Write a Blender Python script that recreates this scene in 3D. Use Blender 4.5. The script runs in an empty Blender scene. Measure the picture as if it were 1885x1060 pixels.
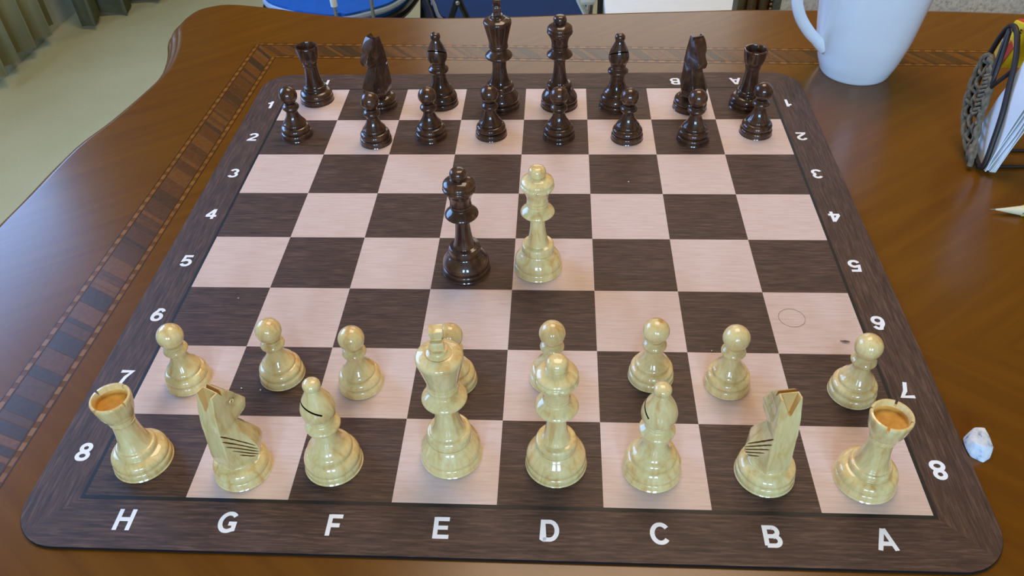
import bpy, bmesh, math, random
from mathutils import Vector, Matrix, Euler
from math import sin, cos, pi, radians
random.seed(7)
C = bpy.context.scene.collection
SC = bpy.context.scene

# ------------------------------------------------------------------ camera, world, light, exposure
cam = bpy.data.cameras.new('camera'); co = bpy.data.objects.new('camera', cam); C.objects.link(co)
co.location = (0.03006545, -0.45096345, 0.36208396)
co.rotation_euler = (0.83359927, 0.03078488, 0.04769795)
cam.sensor_fit = 'HORIZONTAL'; cam.sensor_width = 36.0; cam.lens = 1477.03 / 1885 * 36
cam.clip_start = 0.01; cam.clip_end = 50
SC.camera = co
SC.view_settings.view_transform = 'Standard'; SC.view_settings.look = 'None'
SC.view_settings.gamma = 1.0; SC.view_settings.use_curve_mapping = False
SC.view_settings.exposure = -0.38
wd = bpy.data.worlds.new('world'); SC.world = wd; wd.use_nodes = True
wd.node_tree.nodes['Background'].inputs[0].default_value = (0.62, 0.75, 1.0, 1)
wd.node_tree.nodes['Background'].inputs[1].default_value = 1.0

def area(name, loc, rot, sx, sy, energy, col):
    l = bpy.data.lights.new(name, 'AREA'); l.shape = 'RECTANGLE'; l.size = sx; l.size_y = sy
    l.energy = energy; l.color = col
    o = bpy.data.objects.new(name, l); C.objects.link(o); o.location = loc; o.rotation_euler = rot
    return o
# daylight through the left window, the two panes of the rear window, the back window; an added overhead light stands in for warm ceiling bounce
area('daylight_left', (-1.70, 1.12, 0.85), (0, radians(-90), 0), 0.96, 1.80, 72, (0.25, 0.50, 1.0))
area('daylight_rear_a', (-0.30, -2.56, 0.95), (radians(90), 0, 0), 0.45, 0.65, 50, (0.42, 0.68, 1.0))
area('daylight_rear_b', (0.50, -2.56, 0.95), (radians(90), 0, 0), 0.45, 0.65, 50, (0.42, 0.68, 1.0))
area('daylight_back', (0.15, 3.20, 1.30), (radians(-90), 0, 0), 1.5, 1.1, 10, (1.0, 0.95, 0.76))
area('ceiling_bounce_fill', (0.2, 0.75, 1.86), (0, 0, 0), 1.0, 1.0, 32, (1.0, 0.78, 0.57))

# ------------------------------------------------------------------ materials
def s2l(c):
    return tuple((x/12.92 if x <= 0.04045 else ((x+0.055)/1.055)**2.4) for x in [v/255 for v in c]) + (1,)
class NT:
    def __init__(s, name):
        s.m = bpy.data.materials.new(name); s.m.use_nodes = True
        s.t = s.m.node_tree; s.b = s.t.nodes['Principled BSDF']
    def n(s, typ, **kw):
        o = s.t.nodes.new(typ)
        for k, v in kw.items():
            if k.startswith('i_'):
                key = k[2:]; key = int(key) if key.isdigit() else key.replace('_', ' ')
                o.inputs[key].default_value = v
            else: setattr(o, k, v)
        return o
    def l(s, a, b): s.t.links.new(a, b)
    def ramp(s, fac, stops):
        r = s.n('ShaderNodeValToRGB'); e = r.color_ramp.elements
        while len(e) < len(stops): e.new(0.5)
        for el, (p, c) in zip(e, stops): el.position = p; el.color = c
        s.l(fac, r.inputs[0]); return r.outputs[0]
    def coords(s, scale, rot=(0, 0, 0), seed=False, kind='Object'):
        tc = s.n('ShaderNodeTexCoord'); mp = s.n('ShaderNodeMapping')
        mp.inputs['Scale'].default_value = scale; mp.inputs['Rotation'].default_value = rot
        s.l(tc.outputs[kind], mp.inputs[0])
        if seed:
            oi = s.n('ShaderNodeObjectInfo'); vm = s.n('ShaderNodeVectorMath', operation='MULTIPLY_ADD')
            s.l(oi.outputs['Color'], vm.inputs[0]); vm.inputs[1].default_value = (37, 53, 71)
            s.l(mp.outputs[0], vm.inputs[2]); return vm.outputs[0]
        return mp.outputs[0]
    def noise(s, vec, scale, detail=4, rough=0.55, dist=0.0):
        o = s.n('ShaderNodeTexNoise'); s.l(vec, o.inputs['Vector'])
        o.inputs['Scale'].default_value = scale; o.inputs['Detail'].default_value = detail
        o.inputs['Roughness'].default_value = rough; o.inputs['Distortion'].default_value = dist
        return o.outputs[0]
    def mix(s, fac, a, b, mode='MIX'):
        o = s.n('ShaderNodeMix', data_type='RGBA', blend_type=mode)
        if isinstance(fac, (int, float)): o.inputs[0].default_value = fac
        else: s.l(fac, o.inputs[0])
        for i, v in ((6, a), (7, b)):
            if isinstance(v, tuple): o.inputs[i].default_value = v
            else: s.l(v, o.inputs[i])
        return o.outputs[2]
    def bump(s, h, strength, dist=0.001):
        b = s.n('ShaderNodeBump'); b.inputs['Strength'].default_value = strength
        b.inputs['Distance'].default_value = dist; s.l(h, b.inputs['Height']); s.l(b.outputs[0], s.b.inputs['Normal'])
    def fin(s, col=None, rough=0.4, spec=0.5, coat=0.0, coat_r=0.1, metal=0.0):
        if col is not None:
            if isinstance(col, tuple): s.b.inputs['Base Color'].default_value = col
            else: s.l(col, s.b.inputs['Base Color'])
        s.b.inputs['Roughness'].default_value = rough; s.b.inputs['Specular IOR Level'].default_value = spec
        s.b.inputs['Coat Weight'].default_value = coat; s.b.inputs['Coat Roughness'].default_value = coat_r
        s.b.inputs['Metallic'].default_value = metal
        return s.m
def plain(name, rgb, rough=0.5, spec=0.5, coat=0, metal=0, var=0.08, scale=40):
    t = NT(name); v = t.coords((1, 1, 1)); f = t.noise(v, scale)
    c = s2l(rgb); lo = tuple(x*(1-var) for x in c[:3])+(1,); hi = tuple(min(1, x*(1+var)) for x in c[:3])+(1,)
    return t.fin(t.ramp(f, [(0.3, lo), (0.7, hi)]), rough, spec, coat, metal=metal)

def mat_pale():
    t = NT('pale_boxwood'); v = t.coords((1, 1, 0.22), rot=(0.25, 0.15, 0), seed=True)
    f = t.noise(v, 170, 5, 0.6, 0.6)
    c = t.ramp(f, [(0.27, s2l((208, 152, 80))), (0.44, s2l((228, 197, 132))), (0.7, s2l((240, 219, 160)))])
    w = t.noise(v, 620, 3, 0.5)
    c = t.mix(t.ramp(w, [(0.42, (0, 0, 0, 1)), (0.75, (0.3, 0.3, 0.3, 1))]), c, s2l((204, 160, 92)))
    t.bump(w, 0.03, 0.0004)
    return t.fin(c, 0.38, 0.25, 1.0, 0.035)
def mat_dark():
    t = NT('dark_walnut'); v = t.coords((1, 1, 0.22), rot=(0.25, 0.15, 0), seed=True)
    f = t.noise(v, 160, 5, 0.6, 0.6)
    c = t.ramp(f, [(0.28, s2l((38, 21, 15))), (0.5, s2l((68, 41, 28))), (0.75, s2l((100, 64, 38)))])
    return t.fin(c, 0.38, 0.2, 0.9, 0.035)
def mat_squares_dark(name='printed_dark_wood', sc=(1, 16, 1)):
    t = NT(name); v = t.coords(sc, kind='Object')
    oi = t.n('ShaderNodeObjectInfo'); vm = t.n('ShaderNodeVectorMath', operation='ADD')
    t.l(v, vm.inputs[0]); t.l(oi.outputs['Location'], vm.inputs[1])
    f = t.noise(vm.outputs[0], 55, 6, 0.65, 0.3)
    g = t.noise(vm.outputs[0], 14, 3, 0.5, 0.2)
    c = t.ramp(f, [(0.3, s2l((36, 23, 19))), (0.5, s2l((72, 51, 42))), (0.7, s2l((114, 86, 73)))])
    c = t.mix(0.25, c, t.ramp(g, [(0.35, s2l((52, 36, 32))), (0.65, s2l((94, 68, 58)))]))
    return t.fin(c, 0.55, 0.35)
def mat_squares_light():
    t = NT('printed_light_wood'); v = t.coords((1, 14, 1))
    oi = t.n('ShaderNodeObjectInfo'); vm = t.n('ShaderNodeVectorMath', operation='ADD')
    t.l(v, vm.inputs[0]); t.l(oi.outputs['Location'], vm.inputs[1])
    f = t.noise(vm.outputs[0], 50, 6, 0.6, 0.3)
    c = t.ramp(f, [(0.3, s2l((205, 176, 165))), (0.6, s2l((218, 193, 183)))])
    return t.fin(c, 0.5, 0.35)
def mat_table():
    t = NT('varnished_mahogany'); v = t.coords((1, 1, 1), rot=(0, 0, 0.5))
    # book-matched flame figure, mirrored about the middle of the top
    sx = t.n('ShaderNodeSeparateXYZ'); tc = t.n('ShaderNodeTexCoord'); t.l(tc.outputs['Object'], sx.inputs[0])
    sub = t.n('ShaderNodeMath', operation='SUBTRACT'); t.l(sx.outputs[1], sub.inputs[0]); sub.inputs[1].default_value = -0.10
    ab = t.n('ShaderNodeMath', operation='ABSOLUTE'); t.l(sub.outputs[0], ab.inputs[0])
    ma = t.n('ShaderNodeMath', operation='MULTIPLY_ADD'); t.l(sx.outputs[0], ma.inputs[0]); ma.inputs[1].default_value = -0.75; t.l(ab.outputs[0], ma.inputs[2])
    cx = t.n('ShaderNodeCombineXYZ'); t.l(sx.outputs[0], cx.inputs[0])
    ms = t.n('ShaderNodeMath', operation='MULTIPLY'); t.l(ma.outputs[0], ms.inputs[0]); ms.inputs[1].default_value = 9; t.l(ms.outputs[0], cx.inputs[1])
    f = t.noise(cx.outputs[0], 9, 5, 0.6, 0.5)
    c = t.ramp(f, [(0.25, s2l((98, 57, 8))), (0.5, s2l((107, 65, 9))), (0.75, s2l((116, 72, 12)))])
    g = t.noise(v, 3.0, 3)
    c = t.mix(t.ramp(g, [(0.4, (0, 0, 0, 1)), (0.75, (0.4, 0.4, 0.4, 1))]), c, s2l((98, 50, 14)))
    return t.fin(c, 0.22, 0.42)
def mat_veneer():   # colour comes from each piece of veneer (object colour)
    t = NT('veneer_inlay'); oi = t.n('ShaderNodeObjectInfo'); v = t.coords((1, 1, 1), kind='Object')
    f = t.noise(v, 300, 3)
    c = t.mix(1.0, oi.outputs['Color'], t.ramp(f, [(0.3, (0.8, 0.8, 0.8, 1)), (0.7, (1.15, 1.15, 1.15, 1))]), 'MULTIPLY')
    return t.fin(c, 0.26, 0.5)
M = dict(pale=mat_pale(), dark=mat_dark(), sq_dark=mat_squares_dark(), sq_light=mat_squares_light(),
    border_h=mat_squares_dark('printed_border_wood', (1, 13, 1)), border_v=mat_squares_dark('printed_border_wood_upright', (13, 1, 1)),
    table=mat_table(), veneer=mat_veneer(),
    line=plain('printed_black_line', (14, 13, 18), 0.5, 0.4), rubber=plain('mat_rubber', (26, 22, 24), 0.8, 0.2),
    print=plain('printed_white', (243, 243, 246), 0.5, 0.3, var=0.02),
    porcelain=plain('white_porcelain', (230, 233, 238), 0.12, 0.5, 0.6, var=0.02),
    slit=plain('burnt_slit', (40, 26, 14), 0.8, 0.2), groove=plain('carved_groove', (150, 108, 56), 0.7, 0.2), hollow=plain('bare_wood', (206, 164, 98), 0.7, 0.2), endgrain=plain('golden_end_grain', (216, 162, 76), 0.5, 0.3, var=0.15, scale=300),
    wire=plain('dark_brown_wire', (38, 27, 24), 0.5, 0.35), wicker=plain('grey_wicker', (108, 98, 82), 0.75, 0.3, var=0.35, scale=260),
    paper=plain('napkin_paper', (232, 236, 242), 0.9, 0.2, var=0.03), yellow=plain('carton_yellow', (238, 200, 30), 0.45, 0.4, var=0.04),
    red=plain('carton_red', (206, 62, 40), 0.45, 0.4), ochre=plain('carton_ochre', (205, 160, 55), 0.45, 0.4), ink=plain('carton_ink', (40, 36, 30), 0.6, 0.3),
    pencil_yellow=plain('pencil_yellow', (228, 206, 24), 0.35, 0.5, 0.3), pencil_black=plain('pencil_black', (18, 16, 16), 0.35, 0.5, 0.3),
    cedar=plain('sharpened_wood', (222, 208, 172), 0.7, 0.3), graphite=plain('graphite', (120, 112, 108), 0.4, 0.5),
    rubber_white=None, floor=None, blue=plain('blue_fabric', (28, 92, 176), 0.75, 0.3), navy=plain('navy_fabric', (16, 48, 92), 0.8, 0.3),
    black=plain('black_metal', (14, 14, 15), 0.4, 0.5), grey=plain('grey_steel', (150, 152, 150), 0.35, 0.5, metal=0.6),
    white=plain('white_paint', (232, 238, 238), 0.5, 0.4, var=0.02), piping=plain('silver_piping', (150, 170, 196), 0.5, 0.4),
    brown=plain('armchair_wood', (96, 58, 16), 0.35, 0.5, 0.3, var=0.3), olive=plain('olive_cloth', (104, 92, 64), 0.8, 0.2),
    brass=plain('aged_brass', (176, 132, 78), 0.4, 0.5, metal=0.5), drape=plain('heavy_drape', (122, 124, 104), 0.9, 0.1, var=0.1),
    fibre=plain('dark_fibre', (112, 88, 80), 0.7, 0.2), crumb=plain('pale_crumb', (230, 224, 210), 0.8, 0.2))
def mat_floor():
    t = NT('beige_linoleum'); v = t.coords((1, 1, 1)); f = t.noise(v, 5, 5); g = t.noise(v, 180, 2)
    c = t.ramp(f, [(0.3, s2l((204, 200, 156))), (0.7, s2l((216, 212, 170)))])
    c = t.mix(0.12, c, t.ramp(g, [(0.35, s2l((180, 176, 136))), (0.65, s2l((226, 222, 184)))]))
    return t.fin(c, 0.42, 0.4)
def mat_wallpaper():
    t = NT('mottled_wallpaper'); v = t.coords((1, 1, 1)); f = t.noise(v, 120, 4, 0.7); g = t.noise(v, 14, 3)
    c = t.ramp(f, [(0.36, s2l((186, 186, 192))), (0.52, s2l((236, 236, 238))), (0.7, s2l((246, 244, 244)))])
    c = t.mix(t.ramp(g, [(0.4, (0, 0, 0, 1)), (0.65, (0.4, 0.4, 0.4, 1))]), c, s2l((196, 206, 226)))
    t.bump(f, 0.3, 0.002); return t.fin(c, 0.8, 0.2)
def mat_floral():
    t = NT('floral_upholstery'); v = t.coords((1, 1, 1))
    vo = t.n('ShaderNodeTexVoronoi'); vo.inputs['Scale'].default_value = 70; t.l(v, vo.inputs['Vector'])
    f = t.noise(v, 90, 4, 0.7, 1.0)
    c = t.ramp(f, [(0.35, s2l((70, 84, 66))), (0.5, s2l((128, 128, 112))), (0.68, s2l((96, 92, 104)))])
    return t.fin(t.mix(0.3, c, vo.outputs['Color'], 'SOFT_LIGHT'), 0.85, 0.2)
def mat_sheer():
    t = NT('sheer_curtain'); f = t.noise(t.coords((1, 1, 0.05)), 30, 3)
    c = t.ramp(f, [(0.3, s2l((186, 178, 136))), (0.7, s2l((206, 200, 164)))])
    t.fin(c, 0.9, 0.1)
    tr = t.n('ShaderNodeBsdfTranslucent'); t.l(c, tr.inputs[0]); mx = t.n('ShaderNodeMixShader'); mx.inputs[0].default_value = 0.45
    out = t.t.nodes['Material Output']; t.l(t.b.outputs[0], mx.inputs[1]); t.l(tr.outputs[0], mx.inputs[2]); t.l(mx.outputs[0], out.inputs[0])
    return t.m
def mat_eraser():
    t = NT('white_eraser_rubber'); v = t.coords((1, 1, 1)); f = t.noise(v, 190, 4, 0.6)
    sx = t.n('ShaderNodeSeparateXYZ'); t.l(t.coords((1, 1, 1)), sx.inputs[0])
    c = t.ramp(f, [(0.33, s2l((120, 128, 156))), (0.42, s2l((206, 214, 228))), (0.6, s2l((230, 234, 238)))])
    return t.fin(c, 0.75, 0.3)
def mat_glass():
    t = NT('window_glass'); t.fin((1, 1, 1, 1), 0.0); t.b.inputs['Transmission Weight'].default_value = 1.0; t.b.inputs['IOR'].default_value = 1.02; return t.m
M.update(floor=mat_floor(), wallpaper=mat_wallpaper(), floral=mat_floral(), sheer=mat_sheer(), eraser=mat_eraser(), glass=mat_glass(),
    plaster=plain('warm_plaster', (178, 146, 92), 0.85, 0.2, var=0.03, scale=6), ceil=plain('ceiling_paint', (150, 122, 74), 0.9, 0.1, var=0.02, scale=4),
    skirting=plain('skirting_paint', (190, 198, 190), 0.5, 0.4, var=0.03))

# ------------------------------------------------------------------ helpers
def empty(name, loc=(0, 0, 0), label=None, cat=None, group=None, rz=0):
    o = bpy.data.objects.new(name, None); C.objects.link(o); o.location = loc; o.rotation_euler.z = rz
    o.empty_display_size = 0.02
    return tag(o, label, cat, group)
def tag(o, label=None, cat=None, group=None, kind=None):
    if label: o['label'] = label
    if cat: o['category'] = cat
    if group: o['group'] = group
    if kind: o['kind'] = kind
    return o
def smooth(bm, deg=32):
    a = radians(deg)
    for f in bm.faces: f.smooth = True
    for e in bm.edges:
        e.smooth = not (len(e.link_faces) == 2 and e.calc_face_angle(0) > a)
def mesh_of(name, bm, mats, deg=32):
    bmesh.ops.recalc_face_normals(bm, faces=bm.faces)
    if deg: smooth(bm, deg)
    me = bpy.data.meshes.new(name); bm.to_mesh(me); bm.free()
    for m in (mats if isinstance(mats, (list, tuple)) else [mats]): me.materials.append(m)
    return me
def link(name, me, parent=None, loc=(0, 0, 0)):
    o = bpy.data.objects.new(name, me); C.objects.link(o); o.location = loc
    if parent: o.parent = parent
    return o
def obj(name, bm, mats, parent=None, loc=(0, 0, 0), deg=32): return link(name, mesh_of(name, bm, mats, deg), parent, loc)
def box(bm, x0, x1, y0, y1, z0, z1, mi=0, mat=None):
    vs = [bm.verts.new((x, y, z)) for z in (z0, z1) for x, y in ((x0, y0), (x1, y0), (x1, y1), (x0, y1))]
    if mat is not None:
        for v in vs: v.co = mat @ v.co
    fs = [bm.faces.new([vs[i] for i in q]) for q in ((3, 2, 1, 0), (4, 5, 6, 7), (0, 1, 5, 4), (1, 2, 6, 5), (2, 3, 7, 6), (3, 0, 4, 7))]
    for f in fs: f.material_index = mi
    return vs
def bxo(name, dims, mats, parent=None, bev=0.0, deg=32, loc=(0, 0, 0)):
    bm = bmesh.new(); box(bm, *dims)
    if bev: bmesh.ops.bevel(bm, geom=list(bm.edges), offset=bev, segments=2, profile=0.6, affect='EDGES')
    return obj(name, bm, mats, parent, loc, deg)
def prism(bm, pts, z0, z1, mi=0):
    a = [bm.verts.new((x, y, z0)) for x, y in pts]; b = [bm.verts.new((x, y, z1)) for x, y in pts]; n = len(pts)
    fs = [bm.faces.new(a[::-1]), bm.faces.new(b)] + [bm.faces.new((a[i], a[(i+1) % n], b[(i+1) % n], b[i])) for i in range(n)]
    for f in fs: f.material_index = mi
def tube(bm, pts, r, seg=8, closed=False, mi=0, cap=True):
    P = [Vector(p) for p in pts]; n = len(P); R_ = r if isinstance(r, (list, tuple)) else [r]*n
    rings = []; prev = None
    for i, p in enumerate(P):
        if closed: d = P[(i+1) % n]-P[i-1]
        else: d = P[min(i+1, n-1)]-P[max(i-1, 0)]
        d.normalize()
        if prev is None:
            u = d.orthogonal().normalized()
        else:
            u = (prev - d*prev.dot(d)); u = u.normalized() if u.length > 1e-6 else d.orthogonal().normalized()
        prev = u; w = d.cross(u)
        rings.append([bm.verts.new(p+(u*cos(2*pi*k/seg)+w*sin(2*pi*k/seg))*R_[i]) for k in range(seg)])
    for i in range(n if closed else n-1):
        a, b = rings[i], rings[(i+1) % n]
        sh = 0
        if closed and i == n-1:   # match the seam
            sh = min(range(seg), key=lambda s: (a[0].co-b[s].co).length)
        for k in range(seg):
            f = bm.faces.new((a[k], a[(k+1) % seg], b[(k+1+sh) % seg], b[(k+sh) % seg])); f.material_index = mi
    if not closed and cap:
        for rg in (rings[0][::-1], rings[-1]): bm.faces.new(rg).material_index = mi
def catmull(pts, k=4, closed=False):
    n = len(pts); out = []; P = [Vector(p) for p in pts]
    for i in range(n if closed else n-1):
        g = (lambda j: P[j % n]) if closed else (lambda j: P[max(0, min(n-1, j))])
        p0, p1, p2, p3 = g(i-1), g(i), g(i+1), g(i+2)
        for s in range(k):
            t = s/k
            out.append(0.5*((2*p1)+(p2-p0)*t+(2*p0-5*p1+4*p2-p3)*t*t+(3*p1-p0-3*p2+p3)*t**3))
    if not closed: out.append(P[-1])
    return out
def lathe(bm, prof, seg=64, k=3, mm=0.001, rs=1.0, mi=0):
    """prof: (r,z) in mm from bottom to top, closed to the axis at both ends"""
    pr = [(max(p.x, 0.0), p.y) for p in catmull([(r, z, 0) for r, z in prof], k)] if k > 1 else prof
    rings = []
    for r, z in pr:
        rings.append([bm.verts.new((r*rs*mm*cos(2*pi*i/seg), r*rs*mm*sin(2*pi*i/seg), z*mm)) for i in range(seg)])
    for a, b in zip(rings, rings[1:]):
        for i in range(seg): bm.faces.new((a[i], a[(i+1) % seg], b[(i+1) % seg], b[i])).material_index = mi
    bm.faces.new(rings[0][::-1]).material_index = mi; bm.faces.new(rings[-1]).material_index = mi
    return rings
def boolean(target_me, cutters, mats):
    """carve cutter meshes out of a mesh, return the carved mesh"""
    o = bpy.data.objects.new('tmp', target_me); C.objects.link(o); tmp = [o]
    for bm in cutters:
        me = mesh_of('cut', bm, mats, 0); c = bpy.data.objects.new('cut', me); C.objects.link(c); tmp.append(c)
        md = o.modifiers.new('b', 'BOOLEAN'); md.operation = 'DIFFERENCE'; md.object = c; md.solver = 'EXACT'; md.material_mode = 'TRANSFER'
    dg = bpy.context.evaluated_depsgraph_get(); me = bpy.data.meshes.new_from_object(o.evaluated_get(dg))
    for t in tmp: bpy.data.objects.remove(t)
    return me
def dup(root, loc, rz, label):
    r = root.copy(); C.objects.link(r); r.location = loc; r.rotation_euler.z = rz; r['label'] = label
    for ch in list(root.children):
        c = ch.copy(); C.objects.link(c); c.parent = r
        for g in ch.children:
            d = g.copy(); C.objects.link(d); d.parent = c
    return r
def seed(root):
    col = (random.random(), random.random(), random.random(), 1)
    for ch in root.children: ch.color = col

TZ = -0.002      # top of the table; the board mat's face is z = 0
FZ = -0.75       # floor

# ------------------------------------------------------------------ room
def struct(name, bm, m, deg=0): return tag(obj(name, bm, m, None, (0, 0, 0), deg), kind='structure')
X0, X1, Y0, Y1, CZ = -1.75, 2.3, -2.7, 3.3, 1.9
bm = bmesh.new(); box(bm, X0, X1, Y0, Y1, FZ-0.05, FZ); struct('floor', bm, M['floor'])
bm = bmesh.new(); box(bm, X0, X1, Y0, Y1, CZ, CZ+0.05); struct('ceiling', bm, M['ceil'])
def wall_hole(name, axis, c0, c1, a0, a1, h0, h1, v0, v1, m):
    bm = bmesh.new()
    for (p, q, z0, z1) in ((a0, h0, FZ, CZ), (h1, a1, FZ, CZ), (h0, h1, FZ, v0), (h0, h1, v1, CZ)):
        if axis == 'x': box(bm, c0, c1, p, q, z0, z1)
        else: box(bm, p, q, c0, c1, z0, z1)
    struct(name, bm, m)
wall_hole('wall_left', 'x', X0-0.12, X0, Y0, Y1, 0.2, 2.04, 0.35, 1.5, M['plaster'])
wall_hole('wall_rear', 'y', Y0-0.12, Y0, X0, X1, -0.65, 0.85, 0.45, 1.45, M['plaster'])
wall_hole('wall_back', 'y', Y1, Y1+0.12, X0, X1, -0.6, 0.9, 0.75, 1.85, M['plaster'])
bm = bmesh.new(); box(bm, X1, X1+0.12, Y0, Y1, FZ, CZ); struct('wall_right', bm, M['plaster'])
bm = bmesh.new(); box(bm, 0.50, X1, 1.30, 1.42, FZ, 0.0); struct('wall_front', bm, M['wallpaper'])
bm = bmesh.new(); box(bm, 0.50, X1, 1.303, 1.417, 0.0, CZ); struct('wall_front_upper', bm, M['plaster'])  # unseen upper wall, made warm plaster to tint the tabletop's reflection
def window(n, axis, c, a0, a1, z0, z1, bars):
    r = tag(empty('window_%d' % n), kind='structure'); t = 0.03
    for i in range(bars+1):
        p = a0+(a1-a0)*i/bars
        d = (c-t, c+t, p-0.02, p+0.02, z0, z1) if axis == 'x' else (p-0.02, p+0.02, c-t, c+t, z0, z1)
        bxo('window_bar', d, M['white'], r)
        if i < bars:
            q = a0+(a1-a0)*(i+1)/bars
            d = (c-0.003, c+0.003, p+0.02, q-0.02, z0, z1) if axis == 'x' else (p+0.02, q-0.02, c-0.003, c+0.003, z0, z1)
            bxo('pane', d, M['glass'], r)
    for z in (z0, z1):
        d = (c-t, c+t, a0, a1, z-0.02, z+0.02) if axis == 'x' else (a0, a1, c-t, c+t, z-0.02, z+0.02)
        bxo('window_rail', d, M['white'], r)
window(1, 'x', X0-0.07, 0.2, 2.04, 0.35, 1.5, 2)
window(2, 'y', Y0-0.07, -0.65, 0.85, 0.45, 1.45, 2)
window(3, 'y', Y1+0.07, -0.6, 0.9, 0.75, 1.85, 2)
# skirting under the left wall's curtain
bm = bmesh.new(); box(bm, X0, -1.645, Y0, 2.25, FZ, FZ+0.11); struct('baseboard_left', bm, M['skirting'])

# ------------------------------------------------------------------ table
tbl = empty('dining_table', (0, 0, TZ), 'glossy mahogany dining table with a serpentine moulded edge under the chess mat', 'table')
edge = [(-0.3935, -.0900), (-0.3972, -.0300), (-0.3960, .0167), (-0.3926, .0535), (-0.3869, .1229), (-0.3742, .1698), (-0.3628, .228), (-0.3587, .2654), (-0.3641, .3057), (-0.3737, .340),
 (-0.382, .3628), (-0.3832, .3836), (-0.3779, .4064), (-0.3667, .4179), (-0.3473, .4242), (-0.3204, .4205), (-0.2861, .4115), (-0.2525, .4005), (-0.2017, .388),
 (-0.1671, .3858), (-0.1168, .3839), (-0.0836, .383), (-0.0108, .385), (.0709, .390), (.161, .3935), (.2218, .3962), (.2701, .395), (.4122, .3895), (.5104, .3797)]
# the rest of the outline (outside the frame) mirrors the part in view
midx, midy = 0.42, -0.10
right = [(2*midx-x+0.06, y-0.055) for x, y in edge[::-1] if y > 0.0 and x < 0.3]
top_half = edge + right[4:]
bot_half = [(x+0.01, 2*midy-y+0.02) for x, y in top_half[:0:-1]]
outl = [Vector((x, y, 0)) for x, y in top_half + bot_half]
outl = [v.to_2d() for v in catmull(outl, 4, True)]
def inset(pts, d):
    n = len(pts); out = []
    for i, p in enumerate(pts):
        t = (pts[(i+1) % n]-pts[i-1]).normalized(); nrm = Vector((-t.y, t.x)); out.append(p+nrm*d)
    return out
bm = bmesh.new()
prof = [(0.004, 0.0), (0.0008, -0.0005), (-0.0008, -0.0018), (-0.0016, -0.0036), (-0.0030, -0.0044), (-0.0034, -0.0056), (-0.0062, -0.0062), (-0.0090, -0.0080), (-0.0108, -0.0105), (-0.0112, -0.0128),
        (-0.0124, -0.0134), (-0.0150, -0.0154), (-0.0164, -0.0185), (-0.0162, -0.0225), (-0.0138, -0.0265), (-0.0090, -0.0295), (-0.0030, -0.0315), (0.004, -0.033), (0.03, -0.034)]
sgn = 1 if (lambda a: sum(a[i].x*a[(i+1) % len(a)].y-a[(i+1) % len(a)].x*a[i].y for i in range(len(a))) > 0)(outl) else -1
rings = []
for d, z in prof:
    q = inset(outl, -d*(-1)*sgn) ; rings.append([bm.verts.new((p.x, p.y, z)) for p in q])
n = len(outl)
for a, b in zip(rings, rings[1:]):
    for i in range(n): bm.faces.new((a[i], a[(i+1) % n], b[(i+1) % n], b[i]))
bm.faces.new(rings[0]); bm.faces.new(rings[-1][::-1])
tt = mesh_of('tabletop', bm, M['table'], 50)
bm = bmesh.new(); bm.from_mesh(tt)
for f in bm.faces:
    if len(f.verts) > 8:
        f.smooth = False
        for e in f.edges: e.smooth = False
bm.to_mesh(tt); bm.free(); link('tabletop', tt, tbl)
bm = bmesh.new()
for d in ((-0.26, 1.14, 0.20, 0.222), (-0.26, 1.14, -0.482, -0.46), (-0.26, -0.238, -0.46, 0.20), (1.118, 1.14, -0.46, 0.20)): box(bm, d[0], d[1], d[2], d[3], -0.11, -0.034)
obj('apron', bm, M['table'], tbl)
for x in (-0.21, 1.09):
    for y in (-0.43, 0.17):
        bm = bmesh.new(); lathe(bm, [(0, 0), (26, 0), (30, 8), (22, 30), (18, 70), (24, 200), (34, 420), (38, 520), (26, 545), (26, 560), (38, 575), (38, 708), (0, 708)], 24, 2)
        obj('leg', bm, M['table'], tbl, (x, y, FZ-TZ))
# marquetry: two strings of light dashes with cross-banded veneer between, left and back
ZI = 0.00012
def lin(p, q, s): return Vector(p)+(Vector(q)-Vector(p))*s
unit = bmesh.new(); box(unit, 0, 1, -0.5, 0.5, -0.0008, ZI); unit_me = mesh_of('inlay_piece', unit, M['veneer'], 0)
def strip(name, p, q, w, col):
    o = link(name, unit_me, tbl); p, q = Vector(p), Vector(q); d = q-p
    o.location = (p.x, p.y, 0); o.rotation_euler.z = math.atan2(d.y, d.x); o.scale = (d.length, w, 1); o.color = col; return o
DASH = [s2l(c) for c in ((138, 86, 28), (130, 80, 26), (140, 92, 34))]
VEN = [s2l(c) for c in ((106, 62, 16), (96, 56, 16), (78, 48, 18), (110, 66, 18), (68, 44, 20), (88, 52, 16))]
LINE = s2l((52, 30, 14))
def dashes(p, q, w=0.0032, gap_col=s2l((84, 52, 24))):
    L = (Vector(q)-Vector(p)).length; nrm = (Vector(q)-Vector(p)).normalized(); nrm = Vector((-nrm.y, nrm.x))
    s = 0.0
    while s < L-0.006:
        strip('light_dash', lin(p, q, s/L), lin(p, q, (s+0.0058)/L), w, random.choice(DASH)); s += 0.0104
    for sg in (-1, 1):
        strip('dark_string', Vector(p)+nrm*sg*(w/2+0.0005), Vector(q)+nrm*sg*(w/2+0.0005), 0.0007, LINE)
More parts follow.
